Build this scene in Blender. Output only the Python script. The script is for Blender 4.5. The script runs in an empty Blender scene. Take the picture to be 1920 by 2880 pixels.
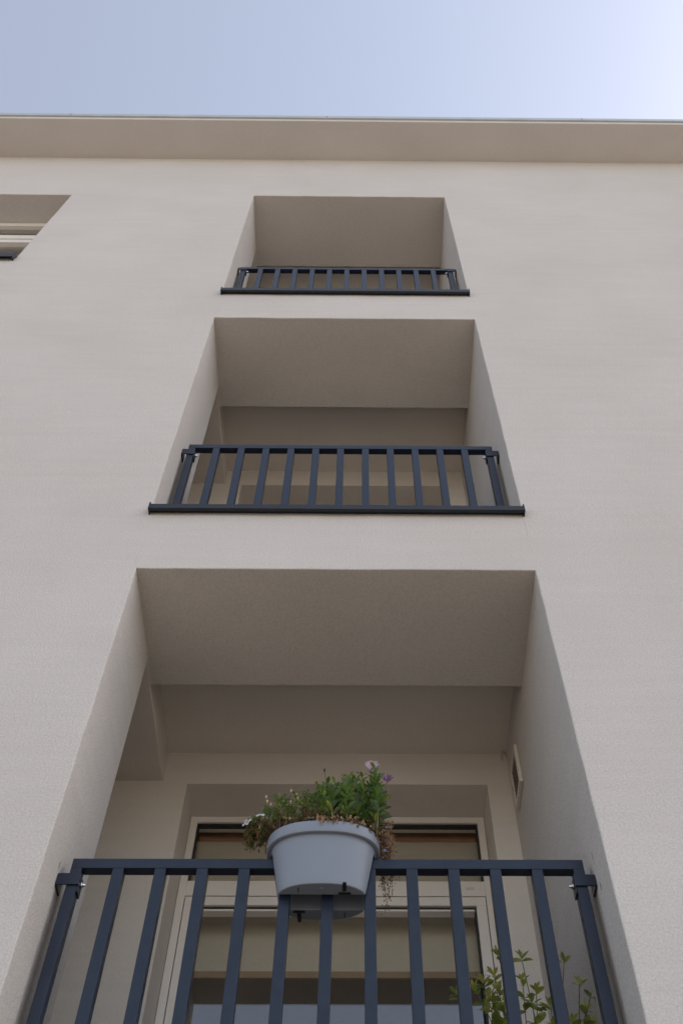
import bpy, bmesh, math, random
from mathutils import Vector, Matrix, Euler
random.seed(7)
SC = bpy.context.scene
COL = SC.collection
D = 2.44                      # camera stands 2.44 m in front of the facade (facade plane y = 0)
RND = random.Random(11)

# ------------------------------------------------------------------ helpers
def link(o, parent=None):
    COL.objects.link(o)
    if parent is not None: o.parent = parent
    return o
def tag(o, label=None, cat=None, group=None, kind=None):
    if label: o['label'] = label
    if cat: o['category'] = cat
    if group: o['group'] = group
    if kind: o['kind'] = kind
    return o
def empty(name, loc, label, cat, group=None):
    o = bpy.data.objects.new(name, None); o.location = loc; o.empty_display_size = .1
    link(o); return tag(o, label, cat, group)

class MB:
    """collects shapes, then builds ONE mesh object"""
    def __init__(s): s.v = []; s.f = []; s.m = []; s.sm = []
    def quad(s, pts, n=None, mi=0):
        pts = [Vector(p) for p in pts]
        if n is not None:
            nn = (pts[1]-pts[0]).cross(pts[2]-pts[0])
            if nn.dot(Vector(n)) < 0: pts = pts[::-1]
        b = len(s.v); s.v += pts; s.f.append(list(range(b, b+len(pts)))); s.m.append(mi); s.sm.append(False)
    def box(s, x0, x1, y0, y1, z0, z1, mi=0):
        b = len(s.v)
        s.v += [Vector((x, y, z)) for z in (z0, z1) for y in (y0, y1) for x in (x0, x1)]
        for f in ((0,2,3,1),(4,5,7,6),(0,1,5,4),(2,6,7,3),(0,4,6,2),(1,3,7,5)):
            s.f.append([b+i for i in f]); s.m.append(mi); s.sm.append(False)
    def tube(s, pts, r, n=6, mi=0, r1=None, cap=True):
        pts = [Vector(p) for p in pts]; r1 = r if r1 is None else r1
        rings = []
        for i, p in enumerate(pts):
            t = (pts[min(i+1, len(pts)-1)] - pts[max(i-1, 0)]).normalized()
            a = t.orthogonal().normalized() if i == 0 else (rings_a - t*rings_a.dot(t)).normalized()
            rings_a = a; c = t.cross(a); rr = r + (r1-r)*i/max(1, len(pts)-1)
            b = len(s.v); s.v += [p + (a*math.cos(2*math.pi*k/n) + c*math.sin(2*math.pi*k/n))*rr for k in range(n)]
            rings.append(b)
        for i in range(len(rings)-1):
            for k in range(n):
                s.f.append([rings[i]+k, rings[i]+(k+1) % n, rings[i+1]+(k+1) % n, rings[i+1]+k]); s.m.append(mi); s.sm.append(True)
        if cap:
            s.f.append([rings[0]+k for k in range(n)][::-1]); s.m.append(mi); s.sm.append(False)
            s.f.append([rings[-1]+k for k in range(n)]); s.m.append(mi); s.sm.append(False)
    def leaf(s, p, d, up, L, W, mi=0, fold=.25, curl=.2, prof=(.35, .9, .75)):
        """blade with a folded midrib: 3 sections + tip"""
        p = Vector(p); d = Vector(d).normalized(); side = d.cross(Vector(up))
        if side.length < 1e-4: side = d.orthogonal()
        side.normalize(); nrm = side.cross(d).normalized()
        b = len(s.v); ts = (.0, .38, .72)
        for t, w in zip(ts, prof):
            c = p + d*(L*t) - nrm*(curl*L*t*t)
            s.v += [c - side*(W*.5*w) + nrm*(fold*W*.5*w), c, c + side*(W*.5*w) + nrm*(fold*W*.5*w)]
        s.v.append(p + d*L - nrm*(curl*L))
        fs = [(0,1,4,3),(1,2,5,4),(3,4,7,6),(4,5,8,7),(6,7,9),(7,8,9)]
        for f in fs: s.f.append([b+i for i in f]); s.m.append(mi); s.sm.append(True)
    def build(s, name, mats, parent=None, merge=False, bevel=0, seg=2, org=None):
        me = bpy.data.meshes.new(name)
        o = bpy.data.objects.new(name, me)
        off = Vector(parent.location) if parent is not None else Vector(org or (0, 0, 0))
        if parent is not None and parent.parent is not None:
            off = Vector(parent.parent.location) + Vector(parent.location)
        me.from_pydata([p - off for p in s.v], [], s.f)
        if not isinstance(mats, (list, tuple)): mats = [mats]
        for m in mats: me.materials.append(m)
        for p, m, q in zip(me.polygons, s.m, s.sm): p.material_index = m; p.use_smooth = q
        if merge:
            bm = bmesh.new(); bm.from_mesh(me)
            bmesh.ops.remove_doubles(bm, verts=bm.verts, dist=1e-5); bm.to_mesh(me); bm.free()
        if bevel:
            b = o.modifiers.new('bevel', 'BEVEL'); b.width = bevel; b.segments = seg; b.limit_method = 'ANGLE'; b.angle_limit = math.radians(50)
        if parent is None: o.location = off
        return link(o, parent)

# ------------------------------------------------------------------ materials
def mat(name):
    m = bpy.data.materials.new(name); m.use_nodes = True
    nt = m.node_tree; return m, nt, nt.nodes['Principled BSDF'], nt.nodes['Material Output']
def N(nt, t, **kw):
    n = nt.nodes.new(t)
    for k, v in kw.items(): setattr(n, k, v)
    return n
def ramp(nt, a, b, ca, cb):
    r = N(nt, 'ShaderNodeValToRGB'); e = r.color_ramp.elements
    e[0].position = a; e[0].color = (*ca, 1); e[1].position = b; e[1].color = (*cb, 1); return r

def stucco(name, col, grain=150, strength=.5, speck=.1, stains=()):
    m, nt, P, out = mat(name); L = nt.links.new
    tc = N(nt, 'ShaderNodeTexCoord')
    geo = N(nt, 'ShaderNodeNewGeometry')
    pos = geo.outputs['Position']
    n1 = N(nt, 'ShaderNodeTexNoise'); n1.inputs['Scale'].default_value = grain; n1.inputs['Detail'].default_value = 3; n1.inputs['Roughness'].default_value = .65
    L(pos, n1.inputs['Vector'])
    n2 = N(nt, 'ShaderNodeTexNoise'); n2.inputs['Scale'].default_value = 1.3; n2.inputs['Detail'].default_value = 5
    L(pos, n2.inputs['Vector'])
    mp = N(nt, 'ShaderNodeMapping'); mp.inputs['Scale'].default_value = (1.2, 1.2, 14); L(pos, mp.inputs['Vector'])
    n3 = N(nt, 'ShaderNodeTexNoise'); n3.inputs['Scale'].default_value = 1.6; n3.inputs['Detail'].default_value = 4; L(mp.outputs[0], n3.inputs['Vector'])
    c = Vector(col)
    r1 = ramp(nt, .3, .7, tuple(c*(1-speck)), tuple(c*(1+speck*.6))); L(n1.outputs['Fac'], r1.inputs[0])
    r2 = ramp(nt, .3, .7, (.955, .95, .945), (1.03, 1.03, 1.035)); L(n2.outputs['Fac'], r2.inputs[0])
    r3 = ramp(nt, .35, .7, (.975, .975, .975), (1.015, 1.012, 1.01)); L(n3.outputs['Fac'], r3.inputs[0])
    def mul(a, b, fac=1.0):
        x = N(nt, 'ShaderNodeMix', data_type='RGBA', blend_type='MULTIPLY'); x.inputs[0].default_value = fac
        L(a, x.inputs[6]); L(b, x.inputs[7]); return x.outputs[2]
    colr = mul(mul(r1.outputs[0], r2.outputs[0]), r3.outputs[0])
    for (px, py, pz, sx, sy, sz, sc, amt) in stains:
        s = N(nt, 'ShaderNodeVectorMath', operation='SUBTRACT'); L(pos, s.inputs[0]); s.inputs[1].default_value = (px, py, pz)
        d = N(nt, 'ShaderNodeVectorMath', operation='DIVIDE'); L(s.outputs[0], d.inputs[0]); d.inputs[1].default_value = (sx, sy, sz)
        ln = N(nt, 'ShaderNodeVectorMath', operation='LENGTH'); L(d.outputs[0], ln.inputs[0])
        nn = N(nt, 'ShaderNodeTexNoise'); nn.inputs['Scale'].default_value = 70; L(pos, nn.inputs['Vector'])
        ad = N(nt, 'ShaderNodeMath', operation='MULTIPLY_ADD'); L(nn.outputs['Fac'], ad.inputs[0]); ad.inputs[1].default_value = 1.1; L(ln.outputs['Value'], ad.inputs[2])
        rr = ramp(nt, .75, 1.5, (amt, amt, amt), (0, 0, 0)); L(ad.outputs[0], rr.inputs[0])
        x = N(nt, 'ShaderNodeMix', data_type='RGBA', blend_type='MIX'); L(rr.outputs[0], x.inputs[0]); L(colr, x.inputs[6]); x.inputs[7].default_value = (*sc, 1)
        colr = x.outputs[2]
    L(colr, P.inputs['Base Color'])
    P.inputs['Roughness'].default_value = .95; P.inputs['Specular IOR Level'].default_value = .15
    bp = N(nt, 'ShaderNodeBump'); bp.inputs['Strength'].default_value = strength; bp.inputs['Distance'].default_value = .004
    L(n1.outputs['Fac'], bp.inputs['Height']); L(bp.outputs[0], P.inputs['Normal'])
    return m

def plain(name, col, rough=.5, spec=.5, metal=0, var=.06, scale=30, bump=0, coat=0):
    m, nt, P, out = mat(name); L = nt.links.new
    geo = N(nt, 'ShaderNodeNewGeometry')
    n = N(nt, 'ShaderNodeTexNoise'); n.inputs['Scale'].default_value = scale; n.inputs['Detail'].default_value = 4; L(geo.outputs['Position'], n.inputs['Vector'])
    c = Vector(col); r = ramp(nt, .3, .7, tuple(c*(1-var)), tuple(c*(1+var))); L(n.outputs['Fac'], r.inputs[0]); L(r.outputs[0], P.inputs['Base Color'])
    rr = N(nt, 'ShaderNodeMapRange'); rr.inputs[3].default_value = max(0.02, rough-.07); rr.inputs[4].default_value = rough+.07; L(n.outputs['Fac'], rr.inputs[0]); L(rr.outputs[0], P.inputs['Roughness'])
    P.inputs['Specular IOR Level'].default_value = spec; P.inputs['Metallic'].default_value = metal
    if bump:
        b = N(nt, 'ShaderNodeBump'); b.inputs['Strength'].default_value = bump; b.inputs['Distance'].default_value = .001
        L(n.outputs['Fac'], b.inputs['Height']); L(b.outputs[0], P.inputs['Normal'])
    return m

def leafmat(name, col, trans=.3, rough=.45, var=.25):
    m, nt, P, out = mat(name); L = nt.links.new
    geo = N(nt, 'ShaderNodeNewGeometry')
    n = N(nt, 'ShaderNodeTexNoise'); n.inputs['Scale'].default_value = 45; n.inputs['Detail'].default_value = 3; L(geo.outputs['Position'], n.inputs['Vector'])
    c = Vector(col); r = ramp(nt, .3, .7, tuple(c*(1-var)), tuple(c*(1+var))); L(n.outputs['Fac'], r.inputs[0])
    L(r.outputs[0], P.inputs['Base Color']); P.inputs['Roughness'].default_value = rough; P.inputs['Specular IOR Level'].default_value = .5
    t = N(nt, 'ShaderNodeBsdfTranslucent'); L(r.outputs[0], t.inputs[0])
    mx = N(nt, 'ShaderNodeMixShader'); mx.inputs[0].default_value = trans; L(P.outputs[0], mx.inputs[1]); L(t.outputs[0], mx.inputs[2]); L(mx.outputs[0], out.inputs[0])
    return m

def glassmat():
    m, nt, P, out = mat('window_glass'); L = nt.links.new; nt.nodes.remove(P)
    lw = N(nt, 'ShaderNodeLayerWeight'); lw.inputs[0].default_value = .5
    pw = N(nt, 'ShaderNodeMath', operation='POWER'); L(lw.outputs['Facing'], pw.inputs[0]); pw.inputs[1].default_value = 4
    ma = N(nt, 'ShaderNodeMath', operation='MULTIPLY_ADD'); L(pw.outputs[0], ma.inputs[0]); ma.inputs[1].default_value = .85; ma.inputs[2].default_value = GLASS_F0
    tr = N(nt, 'ShaderNodeBsdfTransparent'); tr.inputs[0].default_value = (.95, .955, .94, 1)
    gl = N(nt, 'ShaderNodeBsdfGlossy'); gl.inputs['Roughness'].default_value = .005
    mx = N(nt, 'ShaderNodeMixShader'); L(ma.outputs[0], mx.inputs[0]); L(tr.outputs[0], mx.inputs[1]); L(gl.outputs[0], mx.inputs[2]); L(mx.outputs[0], out.inputs[0])
    return m
GLASS_F0 = .12

WALL = (.566, .532, .507)
M = {}
M['stucco'] = stucco('beige_stucco', WALL, 140, .62, .15, stains=[
    (-.898, .150, 2.105, .05, .018, .045, (.10, .095, .09), .7),
    (.7255, .14, 2.13, .05, .02, .05, (.13, .12, .11), .5),
    (.7255, .125, 2.02, .05, .014, .05, (.16, .085, .05), .7)])
M['stucco_in'] = stucco('loggia_stucco', (.660, .612, .560), 110, .25, .05)
M['rail'] = plain('anthracite_paint', (.012, .019, .037), .34, .42, 0, .12, 22)
M['sill'] = plain('anthracite_sheet', (.014, .017, .024), .40, .4, 0, .15, 14)
M['steel'] = plain('steel', (.6, .6, .6), .25, .5, 1.0, .05)
M['frame'] = plain('white_pvc', (.74, .70, .66), .35, .5, 0, .015, 6)
M['gasket'] = plain('rubber_gasket', (.02, .02, .02), .6)
M['glass'] = glassmat()
M['blind'] = plain('blind_fabric', (.72, .66, .57), .85, .2, 0, .03, 60)
M['hem'] = plain('blind_hem', (.36, .25, .14), .6)
M['wood'] = plain('orange_wood', (.50, .20, .06), .5, .4, 0, .2, 12)
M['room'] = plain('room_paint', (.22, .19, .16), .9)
M['pot'] = plain('grey_plastic', (.205, .232, .285), .42, .4, 0, .02, 9, .05)
M['plug'] = plain('black_slot', (.010, .010, .011), .7)
M['soil'] = plain('potting_soil', (.035, .024, .016), .95, .2, 0, .4, 90, .8)
M['zinc'] = plain('zinc_coping', (.46, .48, .48), .45, .5, .3, .08, 5)
M['roof'] = plain('roof_gravel', (.3, .29, .28), .9)
M['vent'] = plain('vent_plastic', (.62, .56, .50), .45)
M['ventmesh'] = plain('vent_mesh', (.20, .165, .155), .7)
M['paving'] = plain('concrete_paving', (.335, .29, .24), .9, .2, 0, .1, 2.5)
M['dark_strip'] = plain('dark_strip', (.175, .155, .13), .9, .2, 0, .2, 40)  # for the unseen ground strip added to dim light from below
M['terracotta'] = plain('terracotta', (.36, .15, .08), .8)
M['g1'] = leafmat('leaf_dark', (.085, .165, .036)); M['g2'] = leafmat('leaf_mid', (.13, .235, .052)); M['g3'] = leafmat('leaf_bluish', (.18, .25, .14))
M['g4'] = leafmat('leaf_lime', (.27, .32, .065)); M['b1'] = leafmat('dry_leaf_brown', (.20, .112, .058), .2, .8); M['b2'] = leafmat('dry_leaf_tan', (.32, .20, .11), .2, .8)
M['b3'] = leafmat('dry_leaf_dark', (.060, .035, .02), .1, .8); M['stem'] = leafmat('stem_green', (.12, .13, .05), .1); M['stemb'] = leafmat('stem_brown', (.10, .065, .04), .05, .8)
M['s1'] = leafmat('shrub_leaf', (.37, .44, .10), .5); M['s2'] = leafmat('shrub_leaf_young', (.50, .52, .16), .5); M['s3'] = leafmat('shrub_leaf_dark', (.26, .33, .09), .5)
M['pink'] = leafmat('petal_pink', (.84, .64, .78), .55, .6, .1); M['purple'] = leafmat('petal_purple', (.30, .16, .33), .35, .6, .2); M['lilac'] = leafmat('petal_lilac', (.66, .48, .72), .5, .6, .15)
M['white'] = leafmat('petal_white', (.86, .86, .87), .5, .6, .04); M['cream'] = leafmat('bud_cream', (.60, .47, .30), .25, .7, .12); M['blue'] = leafmat('petal_blue', (.25, .27, .62), .25, .6, .15)
M['dead'] = leafmat('dead_head', (.045, .028, .03), .1, .8)

# ------------------------------------------------------------------ setting
g = MB(); n = 12
g.quad([(-300, -300, -1.6), (300, -300, -1.6), (300, 300, -1.6), (-300, 300, -1.6)], (0, 0, 1))
tag(g.build('ground', M['paving']), kind='structure')

g = MB(); g.quad([(-300, -8.5, -1.596), (300, -8.5, -1.596), (300, -1.0, -1.596), (-300, -1.0, -1.596)], (0, 0, 1))
tag(g.build('added_dark_strip', M['dark_strip']), kind='structure')  # unseen dark strip, added to cut ground bounce on undersides near the facade

# ------------------------------------------------------------------ the building
BX0, BX1, BY1, GZ = -9.0, 8.0, 10.0, -1.6
ZP = 10.335                                   # eaves soffit
LG = [                                        # loggias: xl, xr, bottom, top, sill front top, sill front bottom
    dict(xl=-.898, xr=.7255, zb=1.165, zt=3.460),
    dict(xl=-.915, xr=.7315, zb=3.935, zt=6.212),
    dict(xl=-.915, xr=.7315, zb=6.690, zt=9.052)]
D1, DB, DK = .465, .6275, 1.22                # left reveal, beam and back wall depths
XFAR = -1.75
WIN = dict(xl=-4.05, xr=-2.478, zb=7.33, zt=9.024, d=.25)

bld = empty('apartment_building', (0, 0, GZ), 'beige rendered apartment building with three stacked loggias under a flat overhanging eave', 'building')
w = MB()
ops = [(o['xl'], o['xr'], o['zb'], o['zt']) for o in LG] + [(WIN['xl'], WIN['xr'], WIN['zb'], WIN['zt'])]
def dense(a, b, st): n = max(1, round((b-a)/st)); return [a+(b-a)*i/n for i in range(1, n)]
EX = [a for o in ops for a in o[:2]]; EZ = [a for o in ops for a in o[2:]]
xs = sorted({BX0, BX1} | set(EX) | set(dense(-.915, .7255, .09))); zs = sorted({GZ, ZP} | set(EZ))
for o in ops: zs += [z for z in dense(o[2], o[3], .085)]
zs = sorted(set(zs))
xs = [x for i, x in enumerate(xs) if i == 0 or x-xs[i-1] > 1e-4]; zs = [z for i, z in enumerate(zs) if i == 0 or z-zs[i-1] > 1e-4]
def wob(p):                                     # hand-finished corners are never ruler straight
    x, y, z = p
    if abs(y) > 1e-6: return p
    onx = any(abs(x-a) < 1e-6 for a in EX); onz = any(abs(z-a) < 1e-6 for a in EZ)
    if not (onx or onz): return p
    r = random.Random(int(x*9973)*7919 + int(z*9973))
    return (x + (r.uniform(-.0011, .0011) if onx else 0), r.uniform(-.001, .001), z + (r.uniform(-.0011, .0011) if onz else 0))
_q = w.quad
w.quad = lambda pts, n=None, mi=0: _q([wob(p) for p in pts], n, mi)
for i in range(len(xs)-1):
    for j in range(len(zs)-1):
        cx, cz = (xs[i]+xs[i+1])/2, (zs[j]+zs[j+1])/2
        if any(o[0] < cx < o[1] and o[2] < cz < o[3] for o in ops): continue
        w.quad([(xs[i], 0, zs[j]), (xs[i+1], 0, zs[j]), (xs[i+1], 0, zs[j+1]), (xs[i], 0, zs[j+1])], (0, -1, 0))
def zcut(a, b): return [z for z in zs if a <= z <= b]
def xcut(a, b): return [x for x in xs if a <= x <= b]
def strips(cuts, fn):
    for a, b in zip(cuts, cuts[1:]): fn(a, b)
for o in LG:
    xl, xr, zb, zt = o['xl'], o['xr'], o['zb'], o['zt']
    strips(zcut(zb, zt), lambda a, b: w.quad([(xl, 0, a), (xl, D1, a), (xl, D1, b), (xl, 0, b)], (1, 0, 0)))
    strips(zcut(zb, zt), lambda a, b: w.quad([(xr, 0, a), (xr, DK, a), (xr, DK, b), (xr, 0, b)], (-1, 0, 0)))
    w.quad([(xr, DB, zt), (xr, DK, zt), (xr, DK, zt+.18), (xr, DB, zt+.18)], (-1, 0, 0))
    strips(xcut(xl, xr), lambda a, b: w.quad([(a, 0, zt), (b, 0, zt), (b, DB, zt), (a, DB, zt)], (0, 0, -1)))
    strips(xcut(xl, xr), lambda a, b: w.quad([(a, DB, zt), (b, DB, zt), (b, DB, zt+.18), (a, DB, zt+.18)], (0, 1, 0)))
    strips(xcut(xl, xr), lambda a, b: w.quad([(a, 0, zb), (b, 0, zb), (b, .26, zb), (a, .26, zb)], (0, 0, 1)))
    w.quad([(XFAR, D1, zb), (xl, D1, zb), (xl, D1, zt), (XFAR, D1, zt)], (0, 1, 0))
xl, xr, zb, zt, d = WIN['xl'], WIN['xr'], WIN['zb'], WIN['zt'], WIN['d']
strips(zcut(zb, zt), lambda a, b: w.quad([(xl, 0, a), (xl, d, a), (xl, d, b), (xl, 0, b)], (1, 0, 0)))
strips(zcut(zb, zt), lambda a, b: w.quad([(xr, 0, a), (xr, d, a), (xr, d, b), (xr, 0, b)], (-1, 0, 0)))
w.quad([(xl, 0, zt), (xr, 0, zt), (xr, d, zt), (xl, d, zt)], (0, 0, -1)); w.quad([(xl, 0, zb), (xr, 0, zb), (xr, d, zb), (xl, d, zb)], (0, 0, 1))
# closing walls at the sides and back
w.quad([(BX0, 0, GZ), (BX0, BY1, GZ), (BX0, BY1, ZP), (BX0, 0, ZP)], (-1, 0, 0)); w.quad([(BX1, 0, GZ), (BX1, BY1, GZ), (BX1, BY1, ZP), (BX1, 0, ZP)], (1, 0, 0))
w.quad([(BX0, BY1, GZ), (BX1, BY1, GZ), (BX1, BY1, ZP), (BX0, BY1, ZP)], (0, 1, 0))
w.build('wall', M['stucco'], bld, merge=True, bevel=.006, seg=2)

e = MB(); OH = .362
e.box(BX0-OH, BX1+OH, -OH, BY1+OH, ZP, ZP+.072)
ev = e.build('eave', M['stucco'], bld, bevel=.004)
c = MB()
c.box(BX0-OH-.017, BX1+OH+.017, -OH-.017, BY1+OH+.017, ZP+.074, ZP+.155)
k = c.build('coping', M['zinc'], bld, bevel=.003)
for i in range(-1, 3):                          # soldered joints of the coping, each a sliver of its own
    c = MB(); c.box(i*2.45-.32, i*2.45-.316, -OH-.0185, -OH-.0172, ZP+.076, ZP+.152); c.build('coping_joint', M['gasket'], k)

def interior(o, first):
    """ceiling, back wall, floor of one loggia and the door in its back wall"""
    xl, xr, zb, zt = o['xl'], o['xr'], o['zb'], o['zt']; fl = zb-.09; xlat = xl-.008; zr = zt+.18
    lg = bpy.data.objects.new('loggia', None); lg.location = Vector((0, .6, fl)) - bld.location; link(lg, bld)
    m = MB()
    m.quad([(xlat, DB, zr), (xr, DB, zr), (xr, DK, zr), (xlat, DK, zr)], (0, 0, -1))
    m.build('ceiling', M['stucco_in'], lg)
    m = MB()
    m.quad([(XFAR, D1, zt), (xl, D1, zt), (xl, DB, zt), (XFAR, DB, zt)], (0, 0, -1))
    m.quad([(XFAR, DB, zt), (xlat, DB, zt), (xlat, DK, zt), (XFAR, DK, zt)], (0, 0, -1))
    m.quad([(xlat, DB, zt), (xlat, DK, zt), (xlat, DK, zr), (xlat, DB, zr)], (1, 0, 0))
    m.build('side_beam', M['stucco_in'], lg, merge=True, bevel=.004)
    m = MB()
    dx0, dx1, dz1, dz0 = o['xl']+.108, o['xr']-.1115, zt-.017, fl+.03
    yb, yd = DK, DK+.30
    m.quad([(XFAR, yb, fl), (dx0, yb, fl), (dx0, yb, dz1), (dx0, yb, zt), (XFAR, yb, zt)], (0, -1, 0))
    m.quad([(dx0, yb, dz1), (dx1, yb, dz1), (dx1, yb, zt), (dx0, yb, zt)], (0, -1, 0))
    m.quad([(xlat, yb, zt), (xr, yb, zt), (xr, yb, zr), (xlat, yb, zr)], (0, -1, 0))
    m.quad([(dx1, yb, fl), (xr, yb, fl), (xr, yb, zt), (dx1, yb, zt), (dx1, yb, dz1)], (0, -1, 0))
    m.quad([(dx0, yb, fl), (dx0, yd, fl), (dx0, yd, dz1), (dx0, yb, dz1)], (1, 0, 0))
    m.quad([(dx1, yb, fl), (dx1, yd, fl), (dx1, yd, dz1), (dx1, yb, dz1)], (-1, 0, 0))
    m.quad([(dx0, yb, dz1), (dx1, yb, dz1), (dx1, yd, dz1), (dx0, yd, dz1)], (0, 0, -1))
    m.build('back_wall', M['stucco_in'], lg, bevel=0)
    m = MB(); m.quad([(XFAR, D1, fl), (XFAR, DK, fl), (XFAR, DK, zt), (XFAR, D1, zt)], (1, 0, 0)); m.build('side_wall', M['stucco_in'], lg)
    m = MB()
    m.quad([(XFAR, D1, fl), (xl, D1, fl), (xl, DK, fl), (XFAR, DK, fl)], (0, 0, 1)); m.quad([(xl, .26, fl), (xr, .26, fl), (xr, DK, fl), (xl, DK, fl)], (0, 0, 1))
    m.quad([(xl, .26, fl), (xr, .26, fl), (xr, .26, zb), (xl, .26, zb)], (0, 1, 0))
    m.quad([(xl, .26, fl), (xl, D1, fl), (xl, D1, zb), (xl, .26, zb)], (1, 0, 0)); m.quad([(xr, .26, fl), (xr, DK, fl), (xr, DK, zb), (xr, .26, zb)], (-1, 0, 0))
    m.quad([(dx0, DK, fl+.002), (dx1, DK, fl+.002), (dx1, yd, fl+.002), (dx0, yd, fl+.002)], (0, 0, 1))
    m.build('floor', M['paving'], lg)
    # room behind the door
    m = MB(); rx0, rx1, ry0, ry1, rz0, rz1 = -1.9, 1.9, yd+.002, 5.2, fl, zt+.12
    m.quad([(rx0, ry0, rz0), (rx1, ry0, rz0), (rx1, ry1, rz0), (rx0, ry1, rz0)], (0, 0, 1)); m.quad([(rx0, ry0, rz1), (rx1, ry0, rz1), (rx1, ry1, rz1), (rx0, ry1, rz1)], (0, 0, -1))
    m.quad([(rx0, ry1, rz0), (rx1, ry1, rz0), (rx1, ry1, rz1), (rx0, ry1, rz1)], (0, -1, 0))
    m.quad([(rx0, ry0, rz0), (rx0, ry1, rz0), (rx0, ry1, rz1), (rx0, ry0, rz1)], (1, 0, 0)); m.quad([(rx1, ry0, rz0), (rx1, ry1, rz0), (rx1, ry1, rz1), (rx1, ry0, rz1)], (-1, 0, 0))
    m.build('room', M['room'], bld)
    # door: fixed frame, upper light, leaf with its own frame
    dr = bpy.data.objects.new('balcony_door', None); dr.location = Vector(((dx0+dx1)/2, 1.44, dz0)) - bld.location; link(dr, bld)
    a0, a1 = dx0+.002, dx1-.002; zt2 = dz1-.002; yf = 1.438
    z_up, z_cross = dz1-.372, dz1-.451          # upper pane bottom, frame crossbar bottom
    m = MB()
    m.box(a0, a1, yf, yf+.075, zt2-.034, zt2)
    m.box(a0, a0+.034, yf, yf+.075, dz0, zt2-.034); m.box(a1-.034, a1, yf, yf+.075, dz0, zt2-.034)
    m.box(a0+.034, a1-.034, yf, yf+.075, z_cross, z_up); m.box(a0+.034, a1-.034, yf, yf+.075, dz0, dz0+.04)
    m.build('frame', M['frame'], dr, bevel=.0025)
    m = MB(); l0, l1, lt, lb = a0+.038, a1-.038, z_cross-.008, dz0+.046; wl = .044; yl = yf-.004
    m.box(l0, l1, yl, yl+.07, lt-wl, lt); m.box(l0, l1, yl, yl+.07, lb, lb+.08)
    m.box(l0, l0+wl, yl, yl+.07, lb+.08, lt-wl); m.box(l1-wl, l1, yl, yl+.07, lb+.08, lt-wl)
    m.box(l0+wl, l1-wl, yl+.016, yl+.06, lt-wl-.018, lt-wl-.008)
    m.build('door_leaf', M['frame'], dr, bevel=.0025)
    m = MB()                                     # rubber seals: round both panes
    def seal(x0, x1, z0, z1, y):
        t = .007
        m.box(x0, x1, y, y+.03, z1-t, z1); m.box(x0, x1, y, y+.03, z0, z0+t); m.box(x0, x0+t, y, y+.03, z0+t, z1-t); m.box(x1-t, x1, y, y+.03, z0+t, z1-t)
    seal(a0+.0345, a1-.0345, z_up+.0005, zt2-.0345, yf+.012); seal(l0+wl+.0005, l1-wl-.0005, lb+.0805, lt-wl-.0005, yl+.014)
    m.box(l0-.003, l1+.003, yf+.02, yf+.06, lt+.001, lt+.007)
    m.build('gasket', M['gasket'], dr)
    for (x0, x1, z0, z1, y) in ((a0+.036, a1-.036, z_up+.002, zt2-.036, yf+.052), (l0+wl+.002, l1-wl-.002, lb+.082, lt-wl-.002, yl+.056)):
        m = MB(); m.box(x0, x1, y, y+.006, z0, z1); m.build('pane', M['glass'], dr)
    m = MB(); m.box(a1-.12, a1-.084, yf-.003, yf-.0002, z_up-.045, z_up-.033); m.build('drain_cap', M['vent'], dr, bevel=.001)
    m = MB(); m.box(l1-.034, l1-.012, yl-.05, yl-.0005, fl+1.02, fl+1.04); m.box(l1-.14, l1-.012, yl-.06, yl-.045, fl+1.02, fl+1.04); m.build('handle', M['steel'], dr, bevel=.004)
    return dict(dx0=dx0, dx1=dx1, dz1=dz1, fl=fl)
info = [interior(o, i == 0) for i, o in enumerate(LG)]

# dark metal sill sheets, one per opening (sloped top, drip edge, turned-up ends)
def sill(xl, xr, zb, fh):
    m = MB(); x0, x1 = xl-.002, xr+.002; yo = -.034; zt = zb-.028
    prof = [(-.001, zb+.003), (yo+.003, zt), (yo, zt-.003), (yo, zt-fh), (yo+.012, zt-fh-.004), (yo+.012, zt-fh+.006), (-.001, zt-fh+.012)]
    if True:
        prof += [(.22, zb+.003-.0)] if False else []
    for (ya, za), (yb, zb2) in zip(prof, prof[1:]):
        m.quad([(x0, ya, za), (x1, ya, za), (x1, yb, zb2), (x0, yb, zb2)], (0, 0, 1) if za > zt-.001 and zb2 >= zt-.004 else ((0, -1, 0) if abs(ya-yb) < .004 else (0, 0, -1)))
    for x, s in ((x0, -1), (x1, 1)): m.quad([(x, y, z) for y, z in prof], (s, 0, 0))
    m.quad([(x0+.004, -.001, zb+.0035), (x1-.004, -.001, zb+.0035), (x1-.004, .20, zb+.012), (x0+.004, .20, zb+.012)], (0, 0, 1))
    for x in (x0, x1):                           # end stops
        m.box(x-.003, x+.003, yo-.002, .01, zt-fh-.005, zt+.009)
    return m.build('sill_sheet', M['sill'], bld, merge=False)
sill(LG[0]['xl'], LG[0]['xr'], LG[0]['zb'], .035)
sill(LG[1]['xl'], LG[1]['xr'], LG[1]['zb'], .036)
sill(LG[2]['xl'], LG[2]['xr'], LG[2]['zb'], .044)

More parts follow.
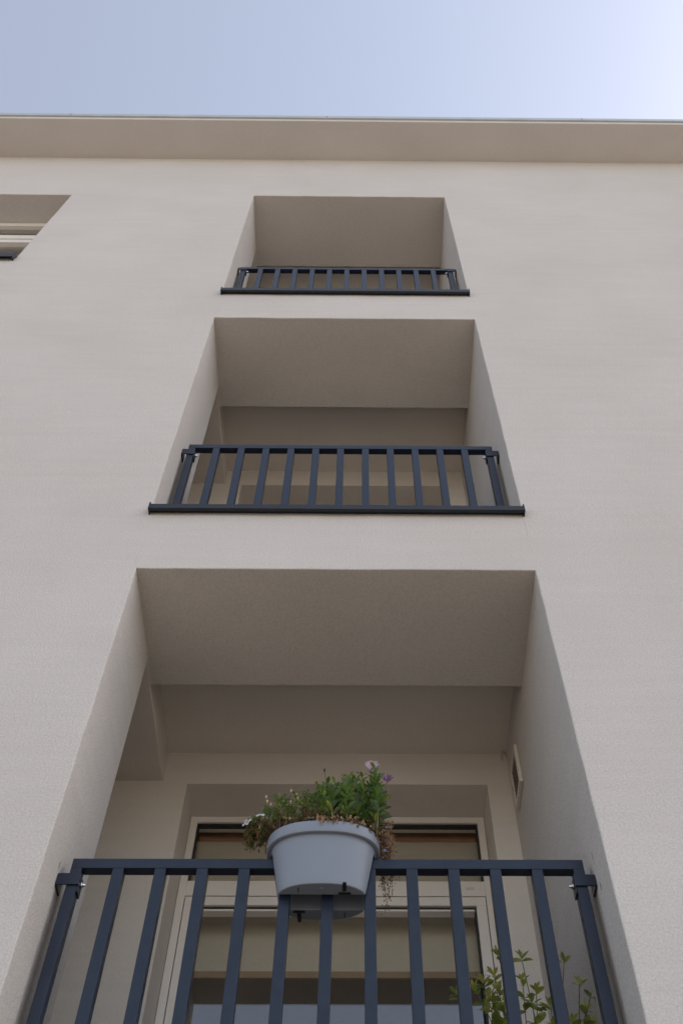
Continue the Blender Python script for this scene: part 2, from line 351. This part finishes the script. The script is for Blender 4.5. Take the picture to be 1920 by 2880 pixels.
# window at the upper left
xl, xr, zb, zt, d = WIN['xl'], WIN['xr'], WIN['zb'], WIN['zt'], WIN['d']
wn = bpy.data.objects.new('window', None); wn.location = Vector(((xl+xr)/2, d, zb)) - bld.location; link(wn, bld)
m = MB(); y = d-.002
m.box(xl+.002, xr-.002, y, y+.07, zt-.080, zt-.002); m.box(xl+.002, xl+.05, y, y+.07, zb+.002, zt-.080); m.box(xr-.05, xr-.002, y, y+.07, zb+.002, zt-.080)
m.box(xl+.05, xr-.05, y, y+.07, zt-.433, zt-.350); m.box(xl+.06, xr-.06, y+.028, y+.066, zt-.4955, zt-.4335); m.box(xl+.05, xr-.05, y, y+.07, zb+.002, zb+.06)
m.build('frame', M['frame'], wn, bevel=.003)
m = MB(); m.box(xl+.055, xr-.055, y-.006, y+.06, zt-.556, zt-.496); m.box(xl+.055, xl+.11, y-.006, y+.06, zb+.065, zt-.556); m.box(xr-.11, xr-.055, y-.006, y+.06, zb+.065, zt-.556); m.box(xl+.11, xr-.11, y-.006, y+.06, zb+.065, zb+.12)
m.build('sash', M['frame'], wn, bevel=.003)
for (x0, x1, z0, z1) in ((xl+.05, xr-.05, zt-.350, zt-.080), (xl+.11, xr-.11, zb+.12, zt-.556)):
    m = MB(); m.box(x0, x1, y+.035, y+.041, z0, z1); m.build('pane', M['glass'], wn)
m = MB(); m.box(xl+.004, xr-.012, -.035, d-.003, zb-.012, zb+.010); m.box(xl+.004, xr-.012, -.035, -.031, zb-.06, zb-.012); m.box(xr-.012, xr-.004, -.036, d-.003, zb-.058, zb+.035)
m.build('sill_sheet', M['sill'], wn, bevel=.0015)
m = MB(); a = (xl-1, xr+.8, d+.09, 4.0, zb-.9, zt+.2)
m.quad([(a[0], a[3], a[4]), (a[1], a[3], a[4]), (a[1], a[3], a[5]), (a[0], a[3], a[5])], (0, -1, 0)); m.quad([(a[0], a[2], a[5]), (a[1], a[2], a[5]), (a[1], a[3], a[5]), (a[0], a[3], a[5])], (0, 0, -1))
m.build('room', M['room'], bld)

# roller blind with a wooden headrail inside the lowest door
f0 = info[0]; rb = empty('roller_blind', ((f0['dx0']+f0['dx1'])/2, 1.59, 3.44), 'pale beige blind with brown hem and orange wooden headrail behind the lowest balcony door', 'roller blind')
m = MB(); m.box(f0['dx0']-.02, f0['dx1']+.02, 1.590, 1.593, 2.724, 3.44); m.build('fabric', M['blind'], rb)
m = MB(); m.box(f0['dx0']-.02, f0['dx1']+.02, 1.586, 1.598, 2.692, 2.7235); m.build('hem_bar', M['hem'], rb, bevel=.002)
m = MB(); m.box(f0['dx0']-.05, f0['dx1']+.05, 1.572, 1.640, 3.418, 3.466); m.build('headrail', M['wood'], rb, bevel=.003)

# ------------------------------------------------------------------ railings
def railing(o, x0, pitch, wbar, ztop, brz, label):
    xl, xr, zb = o['xl'], o['xr'], o['zb']; y0, y1 = .160, .195; x1 = x0+12*pitch+wbar; zbot = zb+.055
    t = empty('balcony_railing', ((x0+x1)/2, .178, zb+.005), label, 'railing', 'railings of the three loggias')
    m = MB(); m.box(x0, x1, y0, y1, ztop-.035, ztop); m.build('top_rail', M['rail'], t, bevel=.0018)
    m = MB(); m.box(x0+wbar, x1-wbar, y0, y1, zbot, zbot+.035); m.build('bottom_rail', M['rail'], t, bevel=.0018)
    for k in range(1, 12):
        m = MB(); a = x0+k*pitch; m.box(a, a+wbar, y0+.0006, y1-.0006, zbot+.035, ztop-.035); m.build('bar', M['rail'], t, bevel=.0018)
    for s in (0, 1):
        a = x0 if s == 0 else x1-wbar
        m = MB(); m.box(a, a+wbar, y0, y1, zb+.012, ztop-.035); m.build('post', M['rail'], t, bevel=.0018)
        m = MB(); bz0, bz1 = brz
        bx0, bx1 = (xl+.001, a+wbar+.005) if s == 0 else (a-.005, xr-.001)
        m.box(bx0, bx1, y0-.006, y0-.0004, bz0, bz1)                       # front plate
        if s == 0: m.box(bx0, bx0+.006, y0-.0004, y1+.01, bz0-.004, bz1-.002)  # wall plate
        else: m.box(bx1-.006, bx1, y0-.0004, y1+.01, bz0-.004, bz1-.002)
        if s == 0: m.box(a+wbar+.0005, a+wbar+.005, y0-.0004, y1+.002, bz0-.022, bz1)
        else: m.box(a-.005, a-.0005, y0-.0004, y1+.002, bz0-.022, bz1)
        br = m.build('bracket', M['rail'], t, bevel=.0012)
        m = MB(); bx = a+wbar+.005 if s == 0 else a-.005; q = 1 if s == 0 else -1; zc = (bz0+bz1)/2-.006; yc = .178
        m.tube([(bx, yc, zc), (bx+q*.005, yc, zc)], .0095, 6); m.tube([(bx+q*.005, yc, zc), (bx+q*.009, yc, zc), (bx+q*.013, yc, zc), (bx+q*.015, yc, zc)], .0075, 10, r1=.003)
        m.build('bolt', M['steel'], br)
    return t
railing(LG[0], -.8655, .12745, .034, 2.140, (2.041, 2.081), 'dark blue-grey metal railing of the lowest loggia, grey flower pot hooked over its rail')
railing(LG[1], -.8875, .12960, .0355, 4.817, (4.706, 4.757), 'dark blue-grey metal railing of the middle loggia, with nothing hung on it')
railing(LG[2], -.8920, .13000, .0370, 7.645, (7.575, 7.620), 'dark blue-grey metal railing of the topmost loggia, closest to the eave')

# ------------------------------------------------------------------ vent grille on the right loggia wall, cable stub
XR = LG[0]['xr']; vy0, vy1, vz0, vz1 = .930, 1.115, 3.192, 3.414
vt = empty('vent_grille', (XR, (vy0+vy1)/2, vz0), 'square pale vent cover with dark mesh on the right wall of the lowest loggia', 'vent')
m = MB(); fw = .022
m.box(XR-.017, XR-.001, vy0, vy1, vz1-fw, vz1); m.box(XR-.017, XR-.001, vy0, vy1, vz0, vz0+fw)
m.box(XR-.017, XR-.001, vy0, vy0+fw, vz0+fw, vz1-fw); m.box(XR-.017, XR-.001, vy1-fw, vy1, vz0+fw, vz1-fw); m.build('frame', M['vent'], vt, bevel=.002)
m = MB(); m.box(XR-.008, XR-.001, vy0+fw, vy1-fw, vz0+fw, vz1-fw)
for k in range(9): z = vz0+fw+.010+k*.0195; m.box(XR-.012, XR-.008, vy0+fw, vy1-fw, z, z+.006)
m.build('mesh', M['ventmesh'], vt)
m = MB(); m.tube([(.700, 1.219, 3.600), (.701, 1.20, 3.618), (.704, 1.195, 3.632), (.712, 1.195, 3.634), (.719, 1.20, 3.622), (.7235, 1.205, 3.61)], .0015, 6)
tag(m.build('cable_loop', M['hem'], org=(.71, 1.21, 3.6)), 'tiny thin cable loop in the ceiling corner above the square vent cover', 'cable')

# ------------------------------------------------------------------ planter straddling the rail
PX, PY = -.1005, .181
def outline(a, b, n=72, e=2.4):
    r = []
    for k in range(n):
        t = 2*math.pi*k/n; c, s = math.cos(t), math.sin(t)
        r.append((PX+a*math.copysign(abs(c)**(2/e), c), PY+b*math.copysign(abs(s)**(2/e), s)))
    return r
pl = empty('flower_pot', (PX, PY, 2.0), 'light grey plastic saddle flower pot straddling the top rail of the lowest railing', 'flower pot')
ZB, ZS, ZR, ZT = 2.0, 2.148, 2.163, 2.203     # bottom, slot roof, rim underside, rim top
SL0, SL1 = .149, .2165                         # slot for the rail
def half(y): return y
def lobe(side):
    """one half of the body: tapered wall, bottom, slot wall"""
    m = MB(); lim = SL0 if side < 0 else SL1; nz = 6; rows = []
    for i in range(nz+1):
        t = i/nz; z = ZB + (ZS-ZB)*t; a = .1365 + (.1605-.1365)*t; b = .085+(.1065-.085)*t
        pts = [(x, y) for x, y in outline(a, b, 144, 2.7)]
        # portion on this side of the slot
        dy = (lim-PY)*side/b
        xa = a*max(0, 1-abs(dy)**2.4)**(1/2.4)
        sel = []
        th0 = math.asin(min(1, (abs(dy))**(2.4/2)))
        nn = 40
        for k in range(nn+1):
            th = th0 + (math.pi-2*th0)*k/nn; c_, s_ = math.cos(th), math.sin(th)
            sel.append((PX + a*math.copysign(abs(c_)**(2/2.4), c_), PY + side*b*abs(s_)**(2/2.4), z))
        rows.append(sel)
    for i in range(nz):
        for k in range(len(rows[0])-1):
            m.quad([rows[i][k], rows[i][k+1], rows[i+1][k+1], rows[i+1][k]], (Vector(rows[i][k])-Vector((PX, PY, rows[i][k][2])))); m.sm[-1] = True
        m.quad([rows[i][0], rows[i][-1], rows[i+1][-1], rows[i+1][0]], (0, -side, 0))
    m.quad(rows[0], (0, 0, -1))
    return m
m = lobe(-1); m2 = lobe(1)
b0 = len(m.v); m.v += m2.v; m.f += [[i+b0 for i in f] for f in m2.f]; m.m += m2.m; m.sm += m2.sm
# upper body ring above the slot and the roof of the slot
A = outline(.1605, .1065); B = outline(.162, .108)
for k in range(72):
    q = (k+1) % 72
    m.quad([(*A[k], ZS), (*A[q], ZS), (*B[q], ZR+.004), (*B[k], ZR+.004)], (A[k][0]-PX, A[k][1]-PY, 0)); m.sm[-1] = True
m.quad([(PX-.15, SL0, ZS), (PX+.15, SL0, ZS), (PX+.15, SL1, ZS), (PX-.15, SL1, ZS)], (0, 0, -1))
bd = m.build('body', M['pot'], pl, merge=True, bevel=.004, seg=3)
m = MB(); seq = [(.160, .106, ZR+.003), (.174, .1195, ZR), (.1758, .1212, ZR+.003), (.1772, .1226, ZT-.004), (.1758, .1212, ZT), (.166, .1115, ZT), (.163, .109, ZT-.006), (.161, .107, ZT-.035)]
rings = [[(*p, z) for p in outline(a, b)] for a, b, z in seq]
for r0, r1 in zip(rings, rings[1:]):
    for k in range(72):
        q = (k+1) % 72; m.v += [Vector(r0[k]), Vector(r0[q]), Vector(r1[q]), Vector(r1[k])]; b = len(m.v)-4; m.f.append([b, b+1, b+2, b+3]); m.m.append(0); m.sm.append(True)
m.build('rim', M['pot'], pl, merge=True)
m = MB(); S = outline(.1625, .1085); m.quad([(*p, ZT-.012) for p in S], (0, 0, 1)); m.build('soil', M['soil'], pl)
def plug(x, y, fl):
    m = MB(); z0, z1 = ZB-.0025, ZB-.0002
    m.box(x-.0055, x+.0055, y-.014*(fl > 0)-.026*(fl < 0)+.01*fl, y+.026*(fl > 0)+.014*(fl < 0)+.01*fl-.012*fl*0, z0, z1)
    yy = y-.013*fl; m.box(x-.018, x+.018, yy-.004, yy+.004, z0-.0008, z1-.0008)
    m.build('drain_plug', M['plug'], pl)
plug(PX-.068, .236, 1); plug(PX+.068, .126, -1)
for x, y in ((PX-.068, .126), (PX+.068, .240)):
    m = MB(); m.box(x-.0014, x+.0014, y-.011, y+.011, ZB-.0012, ZB-.0002); m.build('moulding_slit', M['plug'], pl)
m = MB(); m.tube([(PX, .121, ZB-.0003), (PX, .121, ZB-.003)], .007, 12); m.build('moulding_button', M['pot'], pl)

# ------------------------------------------------------------------ plants
def rv(a): return Vector((RND.uniform(-a, a), RND.uniform(-a, a), RND.uniform(-a, a)))
SOILZ = ZT-.012
# daisy bush on the right half of the pot
db = empty('daisy_bush', (.0, .185, SOILZ), 'bushy green daisy plant with pink and purple flowers filling the right of the pot', 'plant')
lf = MB(); st = MB(); dry = MB()
GM = [M['g1'], M['g2'], M['g3'], M['g4']]
def rosette(p, d, ln, nl, size, base=.35):
    """stem from p along d; leaves spiral up its outer part"""
    p = Vector(p); d = Vector(d).normalized(); pts = []; q = p.copy(); dd = d.copy()
    for i in range(6):
        pts.append(q.copy()); q = q + dd*(ln/5); dd = (dd + Vector((0, 0, .10)) + rv(.07)).normalized()
    st.tube(pts, .0022, 5, 0, .0014)
    a0 = RND.random()*6
    for k in range(nl):
        t = base + (1-base)*(k+.5)/nl; f = t*5; i = min(4, int(f)); c = pts[i].lerp(pts[i+1], f-i)
        tg = (pts[i+1]-pts[i]).normalized(); a = tg.orthogonal().normalized(); b = tg.cross(a)
        th = a0 + k*2.4; rad = a*math.cos(th)+b*math.sin(th)
        open_ = 1.05-.5*t + RND.uniform(-.2, .2)
        dirv = (tg*(1-open_*.55) + rad*open_).normalized()
        L = size*RND.uniform(.75, 1.15)*(1.0 if t < .85 else .8)
        mi = RND.choices([0, 1, 2, 3], [.30, .34, .26, .10])[0]
        lf.leaf(c, dirv, tg, L, L*RND.uniform(.34, .46), mi, .3, RND.uniform(-.05, .4), (.28, .8, 1.0))
    return pts[-1], (pts[-1]-pts[-2]).normalized()
tops = []
spec = []
for k in range(50):
    x = RND.uniform(-.13, .088); y = RND.gauss(.165, .05); y = min(.275, max(.08, y))
    # crown height along the pot
    if x < -.10: h = .17
    elif x < -.05: h = .235
    else: h = .265
    h *= RND.uniform(.62, 1.0)
    spec.append((x, y, h))
spec += [(-.022, .15, .272), (-.105, .15, .235), (.047, .165, .270), (-.06, .14, .23), (.022, .15, .235), (.085, .15, .20), (.075, .13, .175), (-.03, .12, .22), (.01, .12, .25), (.062, .16, .24)]
for x, y, h in spec:
    bx = x*.82-.004; by = PY+(y-PY)*.75
    d = Vector((x-bx, y-by, h))
    e, t = rosette((bx, by, SOILZ), d, h, int(14+h*60), RND.uniform(.030, .040), .34)
    tops.append((e, t))
    for j in range(6):                          # withered lower leaves
        a = RND.random()*6.28; z = SOILZ+RND.uniform(.0, .075)
        dirv = Vector((math.cos(a), math.sin(a), RND.uniform(-1.2, .2)))
        dry.leaf((bx+RND.uniform(-.015, .015)+d.x*.2, by+RND.uniform(-.015, .015), z+.012), dirv, (0, 0, 1), RND.uniform(.016, .03), RND.uniform(.006, .010), RND.choices([0, 1, 2], [.5, .3, .2])[0], .6, RND.uniform(.1, .7), (.3, .8, .9))
for k in range(150):                            # dry leaves hanging over the front of the rim
    x = RND.uniform(-.12, .085); fx = (x-PX)/.1758; yy = PY-.1212*max(0, 1-abs(fx)**2.4)**(1/2.4)
    a = RND.uniform(-2.6, -.5); dirv = Vector((math.cos(a)*.6, math.sin(a)*.6, RND.uniform(-1.6, .2)))
    dry.leaf((x, yy+RND.uniform(-.004, .03), ZT+RND.uniform(.000, .035)), dirv, (0, -.5, 1), RND.uniform(.014, .026), RND.uniform(.005, .010), RND.choices([0, 1, 2], [.45, .35, .2])[0], .6, RND.uniform(.1, .8), (.3, .8, .9))
lf.build('foliage', GM, db); st.build('stems', M['stem'], db); dry.build('withered_leaves', [M['b1'], M['b2'], M['b3']], db)
def daisy(p, d, R, npet, mp, mc, openness, back=None):
    p = Vector(p); d = Vector(d).normalized(); a = d.orthogonal().normalized(); b = d.cross(a)
    m = MB()
    for k in range(npet):
        th = 2*math.pi*k/npet + RND.uniform(-.06, .06); rad = a*math.cos(th)+b*math.sin(th); o = openness+RND.uniform(-.1, .1)
        dirv = (rad*o + d*(1-o*.7)).normalized(); mi = 0 if back is None else RND.choice([0, 1, 1])
        m.leaf(p+rad*R*.16, dirv, d, R*RND.uniform(.9, 1.05), R*.24, mi, .2, -.05, (.5, .95, .85))
    fl = m.build('flower', [mp] + ([back] if back else []), db)
    m = MB(); m.tube([p-d*.006, p-d*.002, p+d*.002], .0025, 8, 0, .0048); m.build('flower_centre', mc, fl)
    return fl
def stalk(a, b): 
    m = MB(); a = Vector(a); b = Vector(b); mid = a.lerp(b, .5)+Vector((.003, 0, 0)); m.tube([a, mid, b], .0015, 5); m.build('stalk', M['stem'], db)
stalk((.046, .145, 2.455), (.0525, .128, 2.484)); tag(daisy((.0525, .128, 2.487), (.12, -.12, 1), .027, 21, M['pink'], M['purple'], .74), 'pale pink open daisy at the very top')
stalk((.085, .152, 2.40), (.1035, .148, 2.448)); tag(daisy((.1035, .148, 2.451), (.12, -.1, 1), .024, 16, M['lilac'], M['purple'], .72, M['purple']), 'half open purple daisy on the right')
stalk((-.103, .15, 2.43), (-.1065, .15, 2.490))
m = MB()
for k in range(16):
    th = k*2.4; m.leaf((-.1068, .15, 2.490), (math.cos(th)*.35, math.sin(th)*.35, 1), (0, 0, 1), .014, .006, 0, .3, -.1, (.7, 1, .8))
tag(m.build('flower', [M['dead']], db), 'withered dark flower head')

# small-leaved trailing plant on the left half
tp = empty('trailing_plant', (-.22, .16, SOILZ), 'small-leaved half withered trailing plant with white flowers spilling over the left of the pot', 'plant')
sm = MB(); st = MB(); br = MB()
def top_z(x):                                   # outline of its upper edge
    P = [(-.355, 2.248), (-.33, 2.278), (-.30, 2.318), (-.285, 2.345), (-.25, 2.352), (-.213, 2.375), (-.16, 2.39), (-.10, 2.40), (-.02, 2.38)]
    if x <= P[0][0]: return P[0][1]
    for (a, za), (b, zb_) in zip(P, P[1:]):
        if x <= b: return za+(zb_-za)*(x-a)/(b-a)
    return P[-1][1]
def bot_z(x):
    P = [(-.355, 2.243), (-.33, 2.232), (-.30, 2.222), (-.27, 2.212), (-.22, 2.21), (.0, 2.21)]
    if x <= P[0][0]: return P[0][1]
    for (a, za), (b, zb_) in zip(P, P[1:]):
        if x <= b: return za+(zb_-za)*(x-a)/(b-a)
    return P[-1][1]
for k in range(400):
    x = RND.uniform(-.345, -.02); y = RND.uniform(.075, .25)
    if x < -.262: y = RND.uniform(.10, .22)
    hi = top_z(x) - abs(y-.15)*.25 - abs(RND.gauss(0, .012)); lo = bot_z(x)
    t = RND.random()**.7; z = lo+.008+(hi-lo-.012)*t
    base = Vector((max(x, -.25)*.9-.012, PY+(y-PY)*.8, min(z, SOILZ+.02)))
    tip = Vector((x, y, z)); mid = base.lerp(tip, .55)+Vector((0, 0, .03)) + rv(.008)
    if k % 2 == 0: st.tube([base, mid, tip], .0009, 4, 0, .0006, cap=False)
    frac = (z-lo)/max(.02, hi-lo)
    n = RND.randint(12, 17)
    for j in range(n):
        s = j/n; c = tip + Vector((RND.gauss(0, .004), RND.gauss(0, .004), -s*.022+.003)); th = RND.random()*6.28
        zz = (c.z-lo)/max(.02, hi-lo); dead = RND.random() > max(zz*2.1-.32, .42 if x < -.27 else 0)
        dirv = Vector((math.cos(th), math.sin(th), RND.uniform(.1, 1.3) if not dead else RND.uniform(-1.2, .5)))
        L = RND.uniform(.008, .0145)
        if dead: br.leaf(c, dirv, (0, 0, 1), L*1.1, L*.34, RND.choices([0, 1, 2], [.45, .27, .28])[0], .4, .4, (.4, .9, .8))
        else: sm.leaf(c, dirv, (0, 0, 1), L, L*.42, RND.choices([0, 1, 2, 3], [.18, .32, .22, .28])[0], .3, .1, (.4, .9, .9))
sm.build('foliage', GM, tp); st.build('stems', M['stemb'], tp); br.build('withered_leaves', [M['b1'], M['b2'], M['b3']], tp)
for p, d in (((-.343, .112, 2.243), (-.6, -.9, .35)), ((-.301, .112, 2.272), (-.1, -.8, .7))):
    m = MB(); p = Vector(p); d = Vector(d).normalized(); a = d.orthogonal().normalized(); b = d.cross(a)
    for k in range(5):
        th = k*1.2566; m.leaf(p, (a*math.cos(th)+b*math.sin(th)+d*.25), d, .018, .017, 0, .1, .45, (.4, 1, .95))
    m.tube([p-d*.009, p], .0012, 5, 1)
    m.build('flower', [M['white'], M['stem']], tp)
for x, z in ((-.292, 2.362), (-.287, 2.342), (-.262, 2.349), (-.243, 2.354), (-.236, 2.344), (-.213, 2.389), (-.213, 2.352), (-.232, 2.362), (-.197, 2.384), (-.19, 2.362), (-.275, 2.33)):
    m = MB(); y = .112+RND.uniform(-.008, .008); x *= .986; z = z*.986+.004
    for k in range(5): th = k*1.26; m.leaf((x, y, z), (math.cos(th)*.4, math.sin(th)*.4, 1), (0, 0, 1), .011, .0062, 0, .3, -.1, (.6, 1, .9))
    m.tube([(x, y, z-.018), (x, y, z)], .0008, 4, 1); m.build('bud', [M['cream'], M['stem']], tp)

# dried hanging plant on the right side of the pot
dp = empty('dried_plant', (.07, .2, SOILZ), 'dry brown wispy plant with tiny blue flowers hanging down the right side of the pot', 'plant')
st = MB(); pod = MB(); bl = MB()
for k in range(60):
    y = RND.uniform(.12, .27); base = Vector((.052+RND.uniform(-.01, .008), y, SOILZ+.01))
    reach = RND.uniform(.075, .115); zlow = RND.uniform(2.15, 2.28) if (y < .2 or RND.random() < .5) else RND.uniform(2.02, 2.15)
    if y < .2: zlow = max(zlow, 2.153)
    pts = [base, Vector((reach*.9, y, ZT+RND.uniform(.01, .05))), Vector((reach+.004, y+RND.uniform(-.01, .02), (ZT+zlow)/2)), Vector((reach+RND.uniform(-.012, .012), y+RND.uniform(-.01, .03), zlow))]
    st.tube(pts, .0008, 4, 0, .0005, cap=False)
    for j in range(24):
        f = 1+2*RND.random(); i = min(2, int(f)); c = pts[i].lerp(pts[min(3, i+1)], f-i) + Vector((RND.gauss(0, .006), RND.gauss(0, .006), RND.gauss(0, .004)))
        pod.leaf(c, rv(1)+Vector((0, 0, -.4)), (0, 1, 0), RND.uniform(.005, .010), RND.uniform(.0022, .004), RND.choices([0, 1, 2], [.3, .5, .2])[0], .5, .3, (.5, 1, .8))
st.build('stems', M['stemb'], dp); pod.build('withered_leaves', [M['b1'], M['b2'], M['b3']], dp)
for x, y, z in ((.078, .15, 2.278), (.105, .155, 2.262), (.09, .14, 2.155), (.086, .15, 2.268), (.097, .15, 2.255)):
    m = MB()
    for k in range(5): th = k*1.256; m.leaf((x, y, z), (math.cos(th), -.5+.3*math.sin(th), math.sin(th)), (0, -1, 0), .007, .0045, 0, .1, .1, (.4, 1, .9))
    m.build('flower', [M['blue']], dp)

# tall leafy plant in a pot on the loggia floor, behind the railing on the right
FL = info[0]['fl']; SX, SY = .52, .50
sh = empty('potted_shrub', (SX, SY, FL), 'tall thin-stemmed yellow-green plant behind the lowest railing, beside the door', 'plant')
m = MB(); prof = [(.0, FL+.004), (.085, FL+.004), (.115, FL+.24), (.125, FL+.24), (.125, FL+.275), (.110, FL+.275), (.108, FL+.25), (0, FL+.25)]
nn = 28
for (r0, z0), (r1, z1) in zip(prof, prof[1:]):
    for k in range(nn):
        a, b = 2*math.pi*k/nn, 2*math.pi*(k+1)/nn
        m.quad([(SX+r0*math.cos(a), SY+r0*math.sin(a), z0), (SX+r0*math.cos(b), SY+r0*math.sin(b), z0), (SX+r1*math.cos(b), SY+r1*math.sin(b), z1), (SX+r1*math.cos(a), SY+r1*math.sin(a), z1)]); m.sm[-1] = True
m.build('pot', M['terracotta'], sh, merge=True)
st = MB(); lf = MB()
def pairleaf(c, tg, th, L, mi, up=.55, w=.46):
    a = tg.orthogonal().normalized(); b = tg.cross(a)
    for q in (0, math.pi):
        rad = a*math.cos(th+q)+b*math.sin(th+q)
        lf.leaf(c+rad*.002, (rad + tg*(up+RND.uniform(-.25, .25))).normalized(), tg, L*1.12*RND.uniform(.8, 1.15), L*1.5*w*RND.uniform(.85, 1.2), mi if RND.random() < .7 else RND.randint(0, 2), .22, RND.uniform(.05, .4), (.3, .95, .78))
def shoot(tip, L=.036, nodes=5, gap=.045, cluster=True, base=None):
    tip = Vector(tip); base = Vector(base or (SX+RND.uniform(-.06, .06), SY+RND.uniform(-.06, .06), FL+.25))
    mid = base.lerp(tip, .55)+Vector((RND.uniform(-.012, .012), RND.uniform(-.012, .012), .03)); pts = []
    for i in range(12):
        t = i/11; pts.append(base*(1-t)**2 + mid*2*t*(1-t) + tip*t*t)
    st.tube(pts, .0026, 5, 0, .0013)
    tg = (pts[-1]-pts[-2]).normalized(); th = RND.random()*3
    if cluster:
        for k in range(3): pairleaf(tip-tg*.006*k, tg, th+k*1.2, L*(.62+.1*k), 1, 1.7-.4*k, .34)
    for j in range(nodes):
        dist = .022+gap*(j+RND.uniform(-.15, .15)); c = tip-tg*dist; c.x += (base.x-tip.x)*dist*.12
        pairleaf(c, tg, th+1.57*(j % 2)+RND.uniform(-.3, .3), L*(.85+.08*j), RND.choice([0, 0, 1, 2]), .5)
shoot((.442, .44, 2.018), .030, 1, .045); shoot((.517, .45, 2.010), .034, 1, .03); shoot((.650, .45, 1.996), .032, 0); shoot((.684, .45, 1.918), .032, 0)
shoot((.714, .45, 1.885), .034, 2, .075, False); shoot((.512, .45, 1.930), .034, 3, .04); shoot((.549, .45, 1.897), .036, 3, .042); shoot((.42, .43, 1.936), .036, 5, .033)
shoot((.36, .45, 1.905), .036, 3, .036); shoot((.388, .44, 1.915), .038, 4, .034); shoot((.434, .45, 1.898), .038, 5, .034); shoot((.412, .47, 1.885), .038, 4, .034)
shoot((.303, .46, 1.895), .030, 1, .04); shoot((.47, .46, 1.85), .036, 4, .04); shoot((.53, .45, 1.86), .036, 4, .042); shoot((.585, .45, 1.85), .040, 3, .04); shoot((.69, .46, 1.84), .036, 3, .04); shoot((.645, .46, 1.80), .036, 3, .04)
shoot((.45, .42, 1.83), .04, 5, .035); shoot((.70, .46, 1.79), .04, 3, .035)
st.build('stems', M['stem'], sh); lf.build('foliage', [M['s1'], M['s2'], M['s3']], sh)

# ------------------------------------------------------------------ light
VEIL, HAZE = (.98, .86, .64, 1), (3.9, 3.55, 3.0, 1)
EL, AZ = math.radians(38), math.radians(80)     # azimuth from +Y (behind the building) towards +X (right)
sd = Vector((math.cos(EL)*math.sin(AZ), math.cos(EL)*math.cos(AZ), math.sin(EL)))
W = bpy.data.worlds.new('World'); SC.world = W; W.use_nodes = True; nt = W.node_tree
sky = nt.nodes.new('ShaderNodeTexSky'); sky.sky_type = 'NISHITA'; sky.sun_disc = False
sky.sun_elevation = EL; sky.sun_rotation = AZ; sky.air_density = 1.0; sky.dust_density = 2.7; sky.ozone_density = 1.2; sky.altitude = 200
bg = nt.nodes['Background']; # thin high cloud everywhere plus whitish haze thickening towards the horizon
wtc = nt.nodes.new('ShaderNodeTexCoord'); sx = nt.nodes.new('ShaderNodeSeparateXYZ'); nt.links.new(wtc.outputs['Generated'], sx.inputs[0])
om = nt.nodes.new('ShaderNodeMath'); om.operation = 'SUBTRACT'; om.use_clamp = True; om.inputs[0].default_value = 1; nt.links.new(sx.outputs[2], om.inputs[1])
pw = nt.nodes.new('ShaderNodeMath'); pw.operation = 'POWER'; pw.inputs[1].default_value = 2.6; nt.links.new(om.outputs[0], pw.inputs[0])
vr = nt.nodes.new('ShaderNodeMix'); vr.data_type = 'RGBA'; vr.inputs[6].default_value = VEIL; vr.inputs[7].default_value = HAZE; nt.links.new(pw.outputs[0], vr.inputs[0])
veil = nt.nodes.new('ShaderNodeMix'); veil.data_type = 'RGBA'; veil.blend_type = 'ADD'; veil.inputs[0].default_value = 1
nt.links.new(sky.outputs[0], veil.inputs[6]); nt.links.new(vr.outputs[2], veil.inputs[7]); nt.links.new(veil.outputs[2], bg.inputs[0]); bg.inputs[1].default_value = .12
sl = bpy.data.lights.new('sun', 'SUN'); sl.energy = 4.0; sl.angle = math.radians(.5); sl.color = (1, .96, .90)
so = bpy.data.objects.new('sun', sl); so.rotation_euler = sd.to_track_quat('Z', 'Y').to_euler(); so.location = (10, 10, 30); link(so)

# ------------------------------------------------------------------ camera
cam = bpy.data.cameras.new('camera'); co = bpy.data.objects.new('camera', cam); link(co)
rt = Vector((0.99993701, -0.01010188, -0.00489202)); up = Vector((-0.0059842, -0.84855839, 0.52906791)); fw = Vector((0.00949575, 0.52900531, 0.84856539))
mw = Matrix((rt, up, -fw)).transposed().to_4x4(); mw.translation = (0, -D, 0); co.matrix_world = mw
cam.sensor_fit = 'VERTICAL'; cam.sensor_height = 36; cam.sensor_width = 24; cam.lens = 36*2914.0431/2880
cam.shift_x = -73.573/2880; cam.shift_y = -4.64/2880; cam.clip_start = .05; cam.clip_end = 2000
SC.camera = co
SC.view_settings.view_transform = 'Standard'; SC.view_settings.look = 'None'; SC.view_settings.exposure = 1.03; SC.view_settings.gamma = 1
